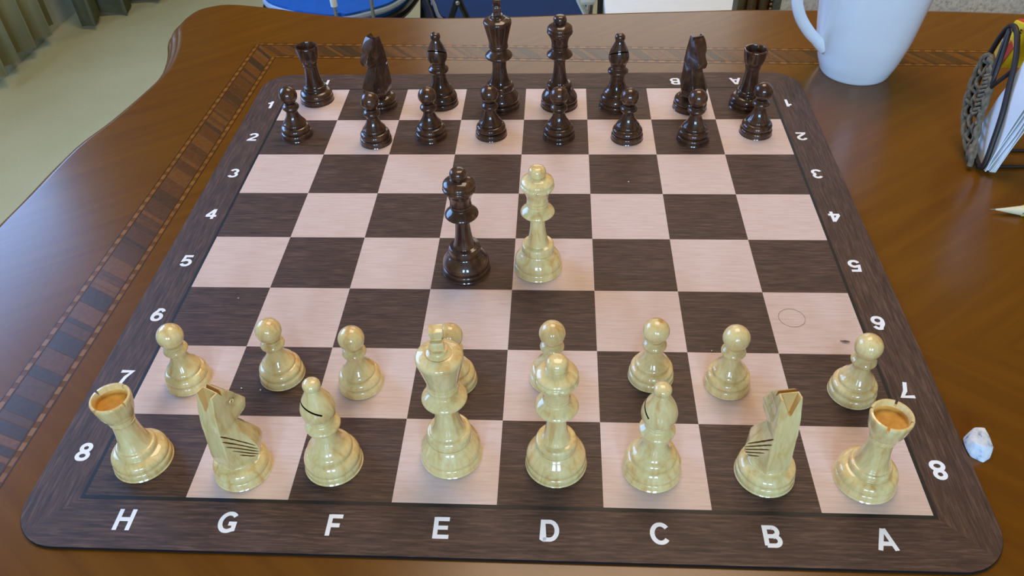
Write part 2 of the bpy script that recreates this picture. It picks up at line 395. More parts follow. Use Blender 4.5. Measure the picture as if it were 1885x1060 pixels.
def cross(p0, q0, p1, q1, lean=0.0):
    L = (Vector(q0)-Vector(p0)).length; s = 0.0; prev = None
    while s < L-0.002:
        w = random.choice((0.004, 0.006, 0.009, 0.012, 0.015)); e = min(L, s+w)
        col = random.choice([c for c in VEN if c != prev]); prev = col
        lo = lean*max(0, (s/L-0.55)/0.45)
        bm = bmesh.new(); f = lambda a, b, t: lin(a, b, min(1, max(0, t)))
        prism(bm, [tuple(f(p0, q0, (s-lo)/L)), tuple(f(p0, q0, (e-lo-0.0004)/L)), tuple(f(p1, q1, (e+lo-0.0004)/L)), tuple(f(p1, q1, (s+lo)/L))], -0.0008, ZI*0.6)
        o = obj('veneer_strip', bm, M['veneer'], tbl, deg=0); o.color = col; s = e
OA, OB = (-0.2820, .3217), (-0.3120, -0.46)      # left outer string
IA, IB = (-0.2575, .2926), (-0.2800, -0.46)      # left inner string
BO, BI = (0.60, 0.2865), (0.60, 0.2575)          # right ends of the back strings
dashes(OA, OB); dashes(IA, IB); dashes(OA, BO); dashes(IA, BI)
def off(p, dx, dy): return (p[0]+dx, p[1]+dy)
cross(off(OA, .0028, -.003), off(OB, .0028, 0), off(IA, -.0028, .003), off(IB, -.0028, 0))
cross(off(OA, .003, -.0028), off(BO, 0, -.0028), off(IA, .003, .0028), off(BI, 0, .0028), 0.012)

# ------------------------------------------------------------------ chess mat
S = 0.055; H4 = 0.22; HW = 0.2505
mat = empty('chess_mat', (0, 0, 0), 'roll-up chess mat with a dark wood-print border and white letters and numbers', 'chess board')
def rrect(h, r, k=10):
    out = []
    for cx, cy, a0 in ((h-r, h-r, 0), (-h+r, h-r, 90), (-h+r, -h+r, 180), (h-r, -h+r, 270)):
        for i in range(k+1):
            a = radians(a0+90*i/k); out.append((cx+r*cos(a), cy+r*sin(a)))
    return out
bm = bmesh.new(); prism(bm, rrect(HW, 0.026), -0.002, -0.0003); obj('rubber_backing', bm, M['rubber'], mat, deg=40)
rr = rrect(HW-0.0002, 0.026); inner = H4-0.001
def border(name, keep, sector, m):
    pts = [p for p in rr if keep(p)]
    bm = bmesh.new(); prism(bm, sector(pts), -0.0004, 0.0); obj(name, bm, m, mat, deg=0)
k = len(rr)//4; mid = k//2
Q = [rr[i*k:(i+1)*k] for i in range(4)]   # corner arcs: ++, -+, --, +-
ic = [(inner, inner), (-inner, inner), (-inner, -inner), (inner, -inner)]
for a in range(4):
    b = (a+1) % 4
    bm = bmesh.new(); prism(bm, Q[a][mid:]+Q[b][:mid+1]+[ic[b], ic[a]], -0.0004, 0.0)
    obj('border_strip', bm, M['border_h'] if a % 2 == 0 else M['border_v'], mat, deg=0)
bm = bmesh.new(); w = 0.0021; z0, z1 = -0.0004, 0.00008
for d in ((-H4-w, H4+w, H4, H4+w), (-H4-w, H4+w, -H4-w, -H4), (-H4-w, -H4, -H4, H4), (H4, H4+w, -H4, H4)): box(bm, *d, z0, z1)
obj('border_line', bm, M['line'], mat, deg=0)
sq = {}
for nm in ('dark', 'light'):
    bm = bmesh.new(); box(bm, -S/2, S/2, -S/2, S/2, -0.0004, 0.0001); sq[nm] = mesh_of(nm+'_square', bm, M['sq_'+nm], 0)
for i in range(8):
    for j in range(8):
        nm = 'dark' if (i+j) % 2 == 0 else 'light'
        link(nm+'_square', sq[nm], mat, ((i-3.5)*S, (j-3.5)*S, 0))
def glyph(ch, size, bold=0.03):
    cu = bpy.data.curves.new('g', 'FONT'); cu.body = ch; cu.align_x = 'CENTER'; cu.align_y = 'CENTER'; cu.size = size
    cu.offset = bold*size; cu.resolution_u = 6
    o = bpy.data.objects.new('g', cu); C.objects.link(o); dg = bpy.context.evaluated_depsgraph_get()
    me = bpy.data.meshes.new_from_object(o.evaluated_get(dg)); bpy.data.objects.remove(o); bpy.data.curves.remove(cu)
    # centre exactly
    xs = [v.co.x for v in me.vertices]; ys = [v.co.y for v in me.vertices]; ox, oy = (min(xs)+max(xs))/2, (min(ys)+max(ys))/2
    for v in me.vertices: v.co.x -= ox; v.co.y -= oy
    me.materials.clear(); return me
def arc(cx, cy, rx, ry, a0, a1, n=14): return [(cx+rx*cos(radians(a0+(a1-a0)*i/n)), cy+ry*sin(radians(a0+(a1-a0)*i/n))) for i in range(n+1)]
G = {   # centre lines in cap heights: (points, closed); stroke 0.19 wide
 'H': [([(-.28, 0), (-.28, 1)], 0), ([(.28, 0), (.28, 1)], 0), ([(-.28, .52), (.28, .52)], 0)],
 'F': [([(-.2, 0), (-.2, 1)], 0), ([(-.2, .91), (.31, .91)], 0), ([(-.2, .49), (.24, .49)], 0)],
 'E': [([(-.22, 0), (-.22, 1)], 0), ([(-.22, .91), (.33, .91)], 0), ([(-.22, .51), (.29, .51)], 0), ([(-.22, .09), (.35, .09)], 0)],
 'D': [([(-.27, .09), (-.27, .91), (.0, .91)]+arc(0, .5, .30, .41, 90, -90)+[(-.27, .09)], 1)],
 'C': [(arc(.02, .5, .33, .415, 38, 322, 26), 0)],
 'G': [(arc(.0, .5, .34, .415, 42, 300, 26)+[(.27, .17), (.27, .44), (.02, .44)], 0)],
 'B': [([(-.25, .09), (-.25, .91), (.04, .91)]+arc(.04, .71, .2, .2, 90, -90)+[(-.25, .51)], 0), ([(-.25, .51), (.07, .51)]+arc(.07, .30, .22, .21, 90, -90)+[(-.25, .09)], 0)],
 'A': [([(-.33, 0), (-.02, 1)], 0), ([(.33, 0), (.02, 1)], 0), ([(-.22, .31), (.22, .31)], 0)],
 '1': [([(.08, 0), (.08, 1)], 0), ([(-.2, .70), (.02, .76), (.08, 1.0)], 0)],
 '2': [(arc(0, .68, .245, .235, 170, -30, 14)+[(-.22, .16), (-.24, .09), (.33, .09)], 0)],
 '3': [(arc(0, .705, .215, .205, 165, -75, 14), 0), (arc(0, .29, .245, .205, 75, -165, 16), 0)],
 '4': [([(.12, 0), (.12, 1)], 0), ([(.10, .97), (-.28, .33)], 0), ([(-.32, .31), (.34, .31)], 0)],
 '5': [([(.27, .91), (-.17, .91), (-.23, .50)]+arc(.0, .33, .25, .245, 125, -160, 16), 0)],
 '6': [(arc(0, .32, .24, .235, 0, 360, 24)[:-1], 1), ([(.25, .74)]+arc(.02, .70, .22, .215, 40, 110, 6)+arc(.12, .42, .36, .42, 130, 195, 8), 0)],
 '7': [([(-.3, .91), (.27, .91), (.05, .55), (-.08, 0)], 0)],
 '8': [(arc(0, .72, .205, .195, 0, 360, 22)[:-1], 1), (arc(0, .28, .245, .205, 0, 360, 24)[:-1], 1)]}
def glyph_bold(ch, cap, w=0.19):
    bm = bmesh.new(); hw = w/2
    for li, (pts, closed) in enumerate(G[ch]):
        P = [Vector(p) for p in pts]; n = len(P); L, R2 = [], []
        for i in range(n):
            a = P[i-1] if (i > 0 or closed) else None; b = P[(i+1) % n] if (i < n-1 or closed) else None
            d0 = (P[i]-a).normalized() if a is not None else None; d1 = (b-P[i]).normalized() if b is not None else None
            if d0 is None: d0 = d1
            if d1 is None: d1 = d0
            m = (d0+d1); m = m.normalized() if m.length > 1e-4 else d0; nn = Vector((-m.y, m.x)); k = min(1.5, 1/max(0.5, nn.dot(Vector((-d0.y, d0.x)))))
            for lst, sg in ((L, 1), (R2, -1)):
                q = P[i]+nn*hw*k*sg; lst.append(bm.verts.new((q.x*cap, min(1.005, max(-0.005, q.y))*cap-cap/2, li*2e-6)))
        for i in range(n if closed else n-1):
            k = (i+1) % n; bm.faces.new((R2[i], R2[k], L[k], L[i]))
    me = bpy.data.meshes.new('printed_glyph'); bm.to_mesh(me); bm.free(); me.materials.append(M['print']); return me
CAP = 0.0122
for i, ch in enumerate('HGFEDCBA'):
    me = glyph_bold(ch, CAP); x = (i-3.5)*S
    link('printed_letter', me, mat, (x, -0.2341, 0.00012)); o = link('printed_letter', me, mat, (x, 0.2330, 0.00012)); o.rotation_euler.z = pi
for j, ch in enumerate('87654321'):
    me = glyph_bold(ch, CAP); y = (j-3.5)*S
    link('printed_number', me, mat, (-0.2330, y, 0.00012)); o = link('printed_number', me, mat, (0.2318, y, 0.00012)); o.rotation_euler.z = pi

# ------------------------------------------------------------------ chess pieces (profiles in mm)
PAWN = dict(
 base=[(0, 0), (12.4, 0), (13.2, .9), (13.3, 2.4), (13.1, 4.0), (12.3, 5.0), (11.3, 5.4), (11.3, 5.6), (12.2, 6.0), (12.5, 7.0), (12.2, 8.6), (11.0, 10.0), (9.4, 10.7), (8.6, 11.0), (0, 11.0)],
 stem=[(0, 10.6), (8.5, 10.8), (9.6, 11.3), (9.95, 12.2), (9.5, 13.2), (8.6, 14.2), (7.0, 16.6), (5.5, 19.6), (4.7, 22.8), (4.5, 25), (0, 25)],
 collar=[(0, 24.6), (4.6, 24.6), (6.0, 25.3), (6.9, 26.6), (6.9, 27.9), (6.0, 29.2), (5.0, 30.0), (4.4, 31), (0, 31)])
ROOK = dict(
 base=[(0, 0), (14.7, 0), (15.5, .9), (15.6, 3.6), (15.1, 4.7), (14.3, 5.2), (14.3, 5.4), (15.0, 5.9), (15.1, 7.2), (14.4, 9.0), (12.6, 10.4), (10.8, 11.0), (9.6, 11.5), (0, 11.5)],
 stem=[(0, 11.1), (9.5, 11.3), (10.6, 12.1), (10.6, 13.8), (9.9, 15.0), (9.0, 15.3), (8.3, 17), (7.2, 22), (6.4, 28), (6.1, 33.5), (6.2, 35), (0, 35)])
BISHOP = dict(
 base=[(0, 0), (14.6, 0), (15.3, .9), (15.4, 3.2), (14.9, 4.4), (14.1, 4.8), (14.1, 5.0), (14.9, 5.5), (15.1, 6.8), (14.6, 8.8), (13.2, 11.0), (11.9, 11.9), (10.8, 12.3), (0, 12.3)],
 stem=[(0, 11.9), (10.7, 12.1), (12.0, 13.0), (12.0, 14.4), (11.2, 15.8), (9.2, 17.6), (7.5, 21), (6.3, 25.5), (5.8, 30.5), (0, 30.5)],
 collar=[(0, 30), (6.0, 30.2), (8.4, 31.6), (9.2, 33.2), (9.0, 34.5), (7.4, 35.8), (6.4, 36.6), (6.2, 37.4), (6.7, 38.2), (6.6, 39.0), (5.8, 39.8), (0, 39.8)],
 mitre=[(0, 39.4), (6.0, 39.6), (7.4, 41), (8.6, 43.2), (9.1, 46), (8.8, 49), (7.5, 53), (5.5, 57), (4.0, 60), (3.2, 61.6), (0, 61.6)],
 finial=[(0, 61.2), (3.3, 61.2), (4.2, 62.2), (4.5, 63.6), (4.2, 65.2), (3.0, 66.5), (1.3, 67.1), (0, 67.2)])
QUEEN = dict(
 base=[(0, 0), (15.2, 0), (16.1, .9), (16.2, 3.6), (15.6, 4.8), (14.8, 5.2), (14.8, 5.4), (15.6, 6.0), (15.9, 7.5), (15.2, 9.8), (13.2, 12.8), (11.3, 15.0), (9.7, 16.0), (0, 16.0)],
 stem=[(0, 15.6), (9.6, 15.8), (10.7, 16.8), (10.9, 18.6), (10.8, 20.2), (10.1, 21.5), (8.2, 22.0), (7.2, 22.8), (6.0, 28), (5.2, 34), (4.8, 40), (4.9, 44.5), (0, 44.5)],
 collar=[(0, 44), (5.2, 44.2), (8.6, 45.6), (10.8, 47.2), (11.0, 48.4), (9.6, 50), (7.4, 51.8), (6.6, 52.4), (6.5, 53.2), (7.0, 54.2), (7.0, 55.2), (6.3, 56.2), (0, 56.2)],
 crown=[(0, 56), (6.3, 56), (6.9, 59), (8.0, 63.0), (9.5, 65.6), (10.4, 66.9), (10.9, 68.2), (10.7, 69.2), (10.0, 69.8), (9.9, 70.1), (10.4, 70.6), (10.5, 71.4), (9.9, 72.5), (8.0, 73.9), (5.6, 74.9), (4.4, 75.4), (0, 75.4)],
 finial=[(0, 75.3), (4.2, 75.3), (5.3, 76.4), (5.6, 78), (5.4, 79.8), (4.4, 81.4), (2.6, 82.2), (0, 82.4)])
KING = dict(
 base=[(0, 0), (15.6, 0), (16.5, .9), (16.6, 4.0), (16.0, 5.2), (15.1, 5.6), (15.1, 5.8), (16.0, 6.4), (16.3, 8.0), (15.8, 10), (14.0, 13), (12.4, 15.3), (10.9, 16.2), (0, 16.2)],
 stem=[(0, 15.8), (10.8, 16.0), (12.0, 17.2), (12.1, 19.4), (11.7, 21.0), (10.8, 22.0), (9.4, 22.6), (8.0, 25.4), (6.7, 31), (5.9, 37), (5.6, 44), (0, 44)],
 collar=[(0, 43.6), (5.8, 43.8), (9.2, 45.2), (11.4, 47), (11.6, 48.4), (10.2, 50), (7.8, 52), (7.3, 52.6), (7.2, 54), (8.0, 55.2), (8.3, 56.6), (8.0, 57.8), (7.4, 58.6), (0, 58.6)],
 crown=[(0, 58.2), (7.4, 58.2), (7.9, 60), (9.0, 65), (10.4, 71), (11.5, 75.4), (11.9, 77.2), (11.6, 78.6), (10.6, 79.5), (8.4, 80.5), (7.0, 81.0), (6.7, 80.8), (6.4, 80.6), (6.0, 81.0), (5.0, 81.6), (4.3, 82.2), (4.2, 83), (4.5, 84.0), (0, 84.0)])
KNIGHT = dict(
 base=[(0, 0), (14.4, 0), (15.2, .9), (15.3, 3.6), (14.7, 4.8), (13.9, 5.2), (13.9, 5.4), (14.6, 6.0), (14.8, 7.4), (14.0, 9.4), (12.2, 10.9), (10.2, 11.8), (9.6, 12.6), (9.4, 14), (0, 14)])
KN = [ # z, back x, front x, half thickness back, front, roundness, widest x, half thickness there
 (10.5, -8.4, 9.4, 5.0, 5.4, 2.0, 3.0, 8.0), (13, -9.8, 11.8, 5.8, 6.2, 1.6, 4.0, 10.8), (15.5, -10.6, 13.4, 6.1, 6.6, 1.2, 4.6, 12.0), (18.5, -10.9, 14.2, 6.3, 6.8, 1.0, 4.8, 12.2), (22, -10.9, 13.8, 6.3, 6.6, 1.0, 4.6, 11.4),
 (26, -10.6, 12.2, 6.3, 6.2, 1.0, 4.0, 10.0), (30, -10.2, 9.8, 6.2, 5.9, 1.0, 3.0, 8.5), (34, -9.8, 7.4, 6.2, 5.5, 1.0, 1.6, 7.1), (38, -9.5, 5.4, 6.1, 5.0, 1.0, 0.0, 6.1), (40.2, -9.3, 4.6, 6.1, 4.8, 0.9, -1.0, 5.7), (40.8, -9.2, 10.4, 6.1, 4.3, 0.5, -1.0, 5.6),
 (42.4, -9.1, 12.0, 6.1, 4.6, 0.6, -1, 5.5), (46.6, -8.6, 13.6, 6.0, 4.4, 0.6, -1, 5.4), (47.4, -8.5, 13.4, 6.0, 4.2, 0.6, -1, 5.3), (50.4, -8.0, 11.6, 5.9, 3.5, 0.6, -1, 5.2), (53.6, -7.5, 9.6, 5.8, 3.6, 0.6, -1, 5.2), (55.8, -7.0, 8.6, 5.7, 4.7, 0.6, -1, 5.4),
 (57.6, -6.6, 7.6, 5.6, 5.1, 0.8, -1, 5.4), (59.8, -6.0, 6.2, 5.6, 5.2, 0.8, -1, 5.4), (62.2, -5.5, 4.4, 5.5, 5.1, 0.8, -1, 5.3), (64.0, -5.0, 2.8, 5.4, 4.9, 0.8, -1, 5.15), (65.3, -4.7, 1.4, 5.2, 4.6, 0.7, -1, 4.9)]
def flank(x, z):     # half thickness of the rear flank at (x, z)
    for a, b in zip(KN, KN[1:]):
        if a[0] <= z <= b[0]:
            t = (z-a[0])/(b[0]-a[0]); q = [p+(r-p)*t for p, r in zip(a, b)]; break
    u = min(1, max(0, (x-q[1])/(q[6]-q[1]))); return q[3]+(q[7]-q[3])*u
def wedge(pts, xs=None, ys=None):
    b = bmesh.new()
    if xs: A, B = [[b.verts.new((x*.001, y*.001, z*.001)) for (y, z), x in zip(pts, xx)] for xx in xs]
    else: A, B = [[b.verts.new((x*.001, yy*.001, z*.001)) for x, z in pts] for yy in ys]
    b.faces.new(A[::-1]); b.faces.new(B); n = len(pts)
    for i in range(n): b.faces.new((A[i], A[(i+1) % n], B[(i+1) % n], B[i]))
    return b
def knight_body(m, mdark, mhol):
    bm = bmesh.new(); rings = []
    for z, xb, xf, tb, tf, rd, xm, tm in KN:
        ring = []
        for k, (cx, cy, a0, dx, dy) in enumerate(((xf, tf, 0, -rd, -rd), (xb, tb, 90, rd, -rd), (xb, -tb, 180, rd, rd), (xf, -tf, 270, -rd, rd))):
            if k in (1, 3): ring.append((xm, tm if k == 1 else -tm))
            for i in range(5):
                a = radians(a0+22.5*i); ring.append((cx+dx+rd*cos(a), cy+dy+rd*sin(a)))
        rings.append([bm.verts.new((x*.001, y*.001, z*.001)) for x, y in ring])
    n = 22
    for a, b in zip(rings, rings[1:]):
        for i in range(n): bm.faces.new((a[i], a[(i+1) % n], b[(i+1) % n], b[i]))
    bm.faces.new(rings[0][::-1]); bm.faces.new(rings[-1])
    me = mesh_of('horse_body', bm, [m, mdark, mhol], 0)
    # hollow V between the ears (open to the back), nick between ears and brow
    V = [(-5.3, 68), (5.3, 68), (0.4, 55.6), (-0.4, 55.6)]
    cut = [wedge(V, xs=((-12, -12, -12, -12), (0.2, 0.2, -4.2, -4.2))), wedge([(-1.0, 67.5), (2.8, 67.5), (1.3, 61.8), (0.8, 61.8)], ys=(-9, 9))]
    for b in cut:
        for f in b.faces: f.material_index = 2
    for sd in (-1, 1):
        for (xs, zs), (xe, ze) in (((-9.4, 42.0), (4.2, 21.4)), ((-9.8, 38.0), (4.4, 18.6)), ((-9.0, 33.0), (4.4, 16.4)), ((-7.0, 27.6), (3.8, 14.8)), ((-4.8, 22.4), (2.6, 13.8))):
            b = bmesh.new(); d = Vector((xe-xs, ze-zs)).normalized(); nx, nz = -d.y, d.x; rows = []; NS = 10
            for k in range(NS+1):
                t = k/NS; x, z = xs+(xe-xs)*t, zs+(ze-zs)*t; y = flank(x, z); dep = 0.75*min(1, 5*t+0.15, 5*(1-t)+0.15)
                rows.append([b.verts.new((p*.001, sd*q*.001, r*.001)) for p, q, r in ((x, y-dep, z), (x+nx*1.15, y+1.2, z+nz*1.15), (x-nx*1.15, y+1.2, z-nz*1.15))])
            for p, q in zip(rows, rows[1:]):
                for k in range(3): b.faces.new((p[k], p[(k+1) % 3], q[(k+1) % 3], q[k]))
            b.faces.new(rows[0]); b.faces.new(rows[-1][::-1])
            for f in b.faces: f.material_index = 1
            cut.append(b)
    me = boolean(me, cut, [m, mdark, mhol])
    bm = bmesh.new(); bm.from_mesh(me); smooth(bm, 20); bm.to_mesh(me); bm.free()
    return me
def eyes(root, m, parent):
    for sd in (-1, 1):
        bm = bmesh.new(); ang = [2*pi*i/14 for i in range(14)]
        tube(bm, [Vector((5.2+1.15*cos(a), sd*4.75, 53.2+0.95*sin(a)))*.001 for a in ang], 0.00032, 6, True)
        obj('eye', bm, m, parent)
def rook_turret(rs):
    # cup with four narrow notches
    half = radians(3.6); eps = radians(0.25); angs = []
    for q in range(4):
        a0 = radians(45+90*q)
        angs += [(a0-half-eps, 0), (a0-half, 1), (a0, 1), (a0+half, 1), (a0+half+eps, 0)]
        angs += [(a0+half+eps+(pi/2-2*half-2*eps)*i/18, 0) for i in range(1, 18)]
    outer = [(0, 34.6), (6.2, 34.6), (6.5, 35.2), (6.4, 35.9), (6.9, 36.5), (6.9, 37.3), (6.8, 37.8), (7.6, 39.2), (8.6, 41.6), (9.4, 44.6), (9.9, 48.2), (10.2, 50.8), (10.25, 51.8), (9.9, 52.4)]
    inner = [(8.9, 52.5), (8.5, 51.8), (8.3, 49), (8.0, 46.8), (0.01, 46.6)]
    bm = bmesh.new(); rings = []
    for r, z in outer+inner:
        row = []
        for a, nt in angs:
            zz = min(z, 49.6) if (nt and z > 46.7) else z
            row.append(bm.verts.new((r*rs*cos(a)*.001, r*rs*sin(a)*.001, zz*.001)))
        rings.append(row)
    n = len(angs)
    for a, b in zip(rings, rings[1:]):
        for i in range(n): bm.faces.new((a[i], a[(i+1) % n], b[(i+1) % n], b[i]))
    for ri, (a, b) in enumerate(zip(rings, rings[1:])):
        if ri >= len(outer)+2:
            for v in b:
                for f in v.link_faces: f.material_index = 1
    bmesh.ops.remove_doubles(bm, verts=bm.verts, dist=1e-7)
    return bm
def slit_cut():
    b = bmesh.new(); mt = Matrix.Translation((0.0046, 0, 0.0520)) @ Matrix.Rotation(radians(-32), 4, 'Y')
    box(b, -0.0052, 0.02, -0.02, 0.02, -0.0005, 0.0005, 1, mt); return b
def build(kind, tone):
    m = M[tone]; rs = 1.0 if tone == 'pale' else 0.955
    nm = {'pawn': PAWN, 'rook': ROOK, 'bishop': BISHOP, 'queen': QUEEN, 'king': KING, 'knight': KNIGHT}[kind]
    root = empty(kind)
    if kind in ('pawn', 'king', 'queen'): rs = 1.0
    for part, pr in nm.items():
        bm = bmesh.new(); rings = lathe(bm, pr, 64, 3, rs=rs)
        if kind == 'queen' and part == 'crown':
            for v in bm.verts:
                z = v.co.z*1000; a = math.atan2(v.co.y, v.co.x)
                if 66.2 < z < 70.2:
                    d = abs(((a+pi/8) % (pi/4))-pi/8)
                    if d < 0.075:
                        s = 1-0.085*math.exp(-((z-68.2)/1.2)**2); v.co.x *= s; v.co.y *= s
        if kind == 'bishop' and part == 'mitre':
            me = boolean(mesh_of('mitre', bm, [m, M['slit']], 0), [slit_cut()], [m, M['slit']])
            bm = bmesh.new(); bm.from_mesh(me); smooth(bm, 32); bm.to_mesh(me); bm.free()
            link('mitre', me, root)
        else: obj(part, bm, m, root, deg=34)
    if kind == 'pawn':
        bm = bmesh.new(); R0, zc = 7.55, 37.9
        lathe(bm, [(0, 30.4)]+[(R0*sin(t), zc-R0*cos(t)) for t in [pi*(0.10+0.88*i/26) for i in range(27)]]+[(0, zc+R0)], 64, 1); obj('head', bm, m, root, deg=40)
    if kind == 'rook': obj('turret', rook_turret(rs), [m, M['endgrain'] if tone == 'pale' else m], root, deg=34)
    if kind == 'king':
        bm = bmesh.new()
        def blk(hx0, hy0, z0, hx1, hy1, z1):
            vs = [bm.verts.new((sx*hx*.001, sy*hy*.001, z*.001)) for z, hx, hy in ((z0, hx0, hy0), (z1, hx1, hy1)) for sx, sy in ((-1, -1), (1, -1), (1, 1), (-1, 1))]
            for q in ((3, 2, 1, 0), (4, 5, 6, 7), (0, 1, 5, 4), (1, 2, 6, 5), (2, 3, 7, 6), (3, 0, 4, 7)): bm.faces.new([vs[i] for i in q])
        blk(3.5, 2.8, 83.2, 2.6, 2.0, 87.2)                    # foot
        blk(2.5, 2.0, 86.8, 2.5, 2.0, 92.0)                    # middle
        for s in (-1, 1):                                       # flared arms
            vs = [bm.verts.new((x*.001, s*y*.001, z*.001)) for y, h in ((1.6, 1.6), (4.8, 2.5)) for x, z in ((-3.3, 89.0-h), (3.3, 89.0-h), (3.3, 89.0+h), (-3.3, 89.0+h))]
            for q in ((3, 2, 1, 0), (4, 5, 6, 7), (0, 1, 5, 4), (1, 2, 6, 5), (2, 3, 7, 6), (3, 0, 4, 7)): bm.faces.new([vs[i] for i in q])
        blk(2.7, 1.9, 91.2, 3.5, 3.0, 97.0)                    # top flare
        bmesh.ops.bevel(bm, geom=[e for e in bm.edges], offset=0.0005, segments=2, profile=0.5, affect='EDGES')
        obj('cross', bm, m, root, deg=50)
    if kind == 'knight':
        body = link('horse_head', knight_body(m, M['groove'] if tone == 'pale' else M['dark'], M['hollow'] if tone == 'pale' else M['dark']), root); eyes(root, m, body)
    return root
PROTO = {(k, t): build(k, t) for t in ('pale', 'dark') for k in ('pawn', 'rook', 'knight', 'bishop', 'queen', 'king')}
used = set()
def place(kind, tone, x, y, rz, label, group):
    p = PROTO[(kind, tone)]
    if (kind, tone) in used: o = dup(p, (x*.001, y*.001, 0.0001), rz, label)
    else:
        used.add((kind, tone)); o = p; o.location = (x*.001, y*.001, 0.0001); o.rotation_euler.z = rz; o['label'] = label
    o['category'] = 'chess piece'; o['group'] = group; seed(o); return o
R_ = radians
PALE, DARK = 'pale chess pieces', 'dark chess pieces'
pl = lambda k, x, y, rz, s: place(k, 'pale', x, y, R_(rz), s, PALE)
dk = lambda k, x, y, rz, s: place(k, 'dark', x, y, R_(rz), s, DARK)
pl('rook', -197.0, -196.4, 22, 'pale glossy wooden rook on the front left corner square beside the printed 8')
pl('knight', -139.3, -200.6, 65, 'pale wooden knight turned to the right with carved grooves, behind the front letter G')
pl('bishop', -90.5, -195.7, 212, 'pale wooden bishop with its dark mitre slit in view, behind the front letter F')
pl('king', -26.6, -188.2, 7, 'pale wooden king with a blocky cross, tallest pale piece, behind the front letter E')
pl('queen', 30.4, -192.6, 10, 'pale wooden queen in the front row, behind the front letter D')
pl('bishop', 81.4, -195.0, 138, 'pale wooden bishop showing its unslit side, behind the front letter C')
pl('knight', 140.5, -196.4, 99, 'pale wooden knight seen from behind with a notched crest, behind the front letter B')
pl('rook', 191.7, -198.6, 18, 'pale glossy wooden rook on the front right corner square behind the front letter A')
for x, y, c in ((-191.7, -138.4, 'on the H file beside the left printed 7, leftmost pale pawn'), (-135.6, -133.0, 'on the G file behind the knight turned right'), (-86.2, -138.6, 'on the F file behind the bishop with the visible slit'),
  (-30.4, -135.4, 'on the E file half hidden by the pale king'), (27.6, -132.3, 'on the D file half hidden by the front pale queen'), (86.1, -129.5, 'on the C file behind the bishop without visible slit'),
  (130.0, -134.1, 'on the B file, second pale pawn from the right'), (200.5, -139.5, 'on the A file beside the right printed 7, rightmost pale pawn')):
    pl('pawn', x, y, random.uniform(0, 360), 'small pale wooden pawn '+c)
pl('queen', 17.0, -31.3, 40, 'pale wooden queen standing alone mid-board, right of the dark queen')
dk('queen', -32.4, -34.0, 20, 'dark wooden queen standing alone mid-board, left of the pale queen')
dk('rook', -191.1, 201.6, 30, 'dark wooden rook on the back left corner square')
dk('knight', -130.0, 191.7, 236, 'dark wooden knight facing left in the back row, on the G file')
dk('bishop', -75.4, 194.2, 262, 'dark wooden bishop in the back row between knight and king, on the F file')
dk('king', -21.5, 190.7, 5, 'dark wooden king in the back row, tallest dark piece, reaching the top of the photo')
dk('queen', 30.5, 191.7, 15, 'dark wooden queen in the back row, just right of the dark king')
dk('bishop', 80.8, 189.3, 282, 'dark wooden bishop in the back row right of the queen, on the C file')
dk('knight', 145.1, 186.3, 288, 'dark wooden knight facing the viewer in the back row, on the B file')
dk('rook', 194.8, 189.6, 20, 'dark wooden rook on the back right corner square, on the A file')
for x, y, c in ((-194.8, 140.6, 'on the H file beside the left printed 2, leftmost dark pawn'), (-124.2, 130.7, 'on the G file in front of the left dark knight'), (-78.1, 139.3, 'on the F file in front of the left dark bishop'),
  (-27.0, 141.4, 'on the E file in front of the dark king'), (30.4, 138.4, 'on the D file in front of the back dark queen'), (87.4, 135.8, 'on the C file in front of the right dark bishop'),
  (141.7, 133.4, 'on the B file in front of the right dark knight'), (195.1, 144.1, 'on the A file beside the right printed 2, rightmost dark pawn')):
    dk('pawn', x, y, random.uniform(0, 360), 'small dark wooden pawn '+c)

# ------------------------------------------------------------------ mug
mug = empty('coffee_mug', (0.3061, 0.2571, TZ), 'tall flared white porcelain mug with a handle on its left, behind the mat', 'mug')
bm = bmesh.new()
lathe(bm, [(0, 1.5), (26, 1.2), (28, 0), (30, 0), (31.4, 2), (33.0, 6), (35.6, 13), (38.6, 24), (41.6, 37), (45.0, 60), (48.0, 84), (50.2, 108), (50.6, 112), (50.0, 113.5), (48.6, 113), (47.6, 108), (45.4, 84), (42.2, 58), (38.6, 36), (34, 18), (28, 9), (0, 8)], 96, 4)
obj('cup', bm, M['porcelain'], mug, deg=60)
phi = R_(193); hd = Vector((cos(phi), sin(phi), 0))
hp = catmull([hd*r+Vector((0, 0, z)) for r, z in ((.037, .0285), (.0445, .034), (.056, .045), (.067, .060), (.0735, .077), (.072, .093), (.063, .103), (.0485, .106), (.044, .105))], 6)
bm = bmesh.new(); npt = len(hp); tube(bm, hp, [0.0050+0.0022*max(0, 1-i/7)+0.001*max(0, (i-npt+8)/8) for i in range(npt)], 16)
obj('handle', bm, M['porcelain'], mug, deg=60)

# ------------------------------------------------------------------ napkin holder (leaf-shaped end plates leaning out), napkins and carton
hol = empty('napkin_holder', (0.356, 0.087, TZ), 'dark wire napkin holder with a leaf-shaped end plate of grey wicker at the right edge', 'napkin holder')
TILT = 0.15
def pp(y, z, off=0.0):     # point on the leaning plate, relative to the holder
    return Vector((TILT*(z-0.0)+off, y-0.087, z+0.002))
loop = [(87, 3), (86, 10), (91, 24), (99, 43), (109, 60), (118, 75), (127, 84.5), (137, 91), (146, 90.5), (151, 80), (152, 63), (148, 44), (141, 28), (127, 15), (112, 9), (99, 4)]
bm = bmesh.new(); tube(bm, catmull([pp(y*.001, z*.001) for y, z in loop], 6, True), 0.0021, 10, True); obj('wire_hoop', bm, M['wire'], hol)
bm = bmesh.new()
tube(bm, catmull([pp(.144, .089, -.001), pp(.138, .078, -.003), pp(.131, .064, -.004), pp(.126, .054, -.004)], 6), 0.0015, 8); obj('wire_scroll', bm, M['wire'], hol)
bm = bmesh.new()
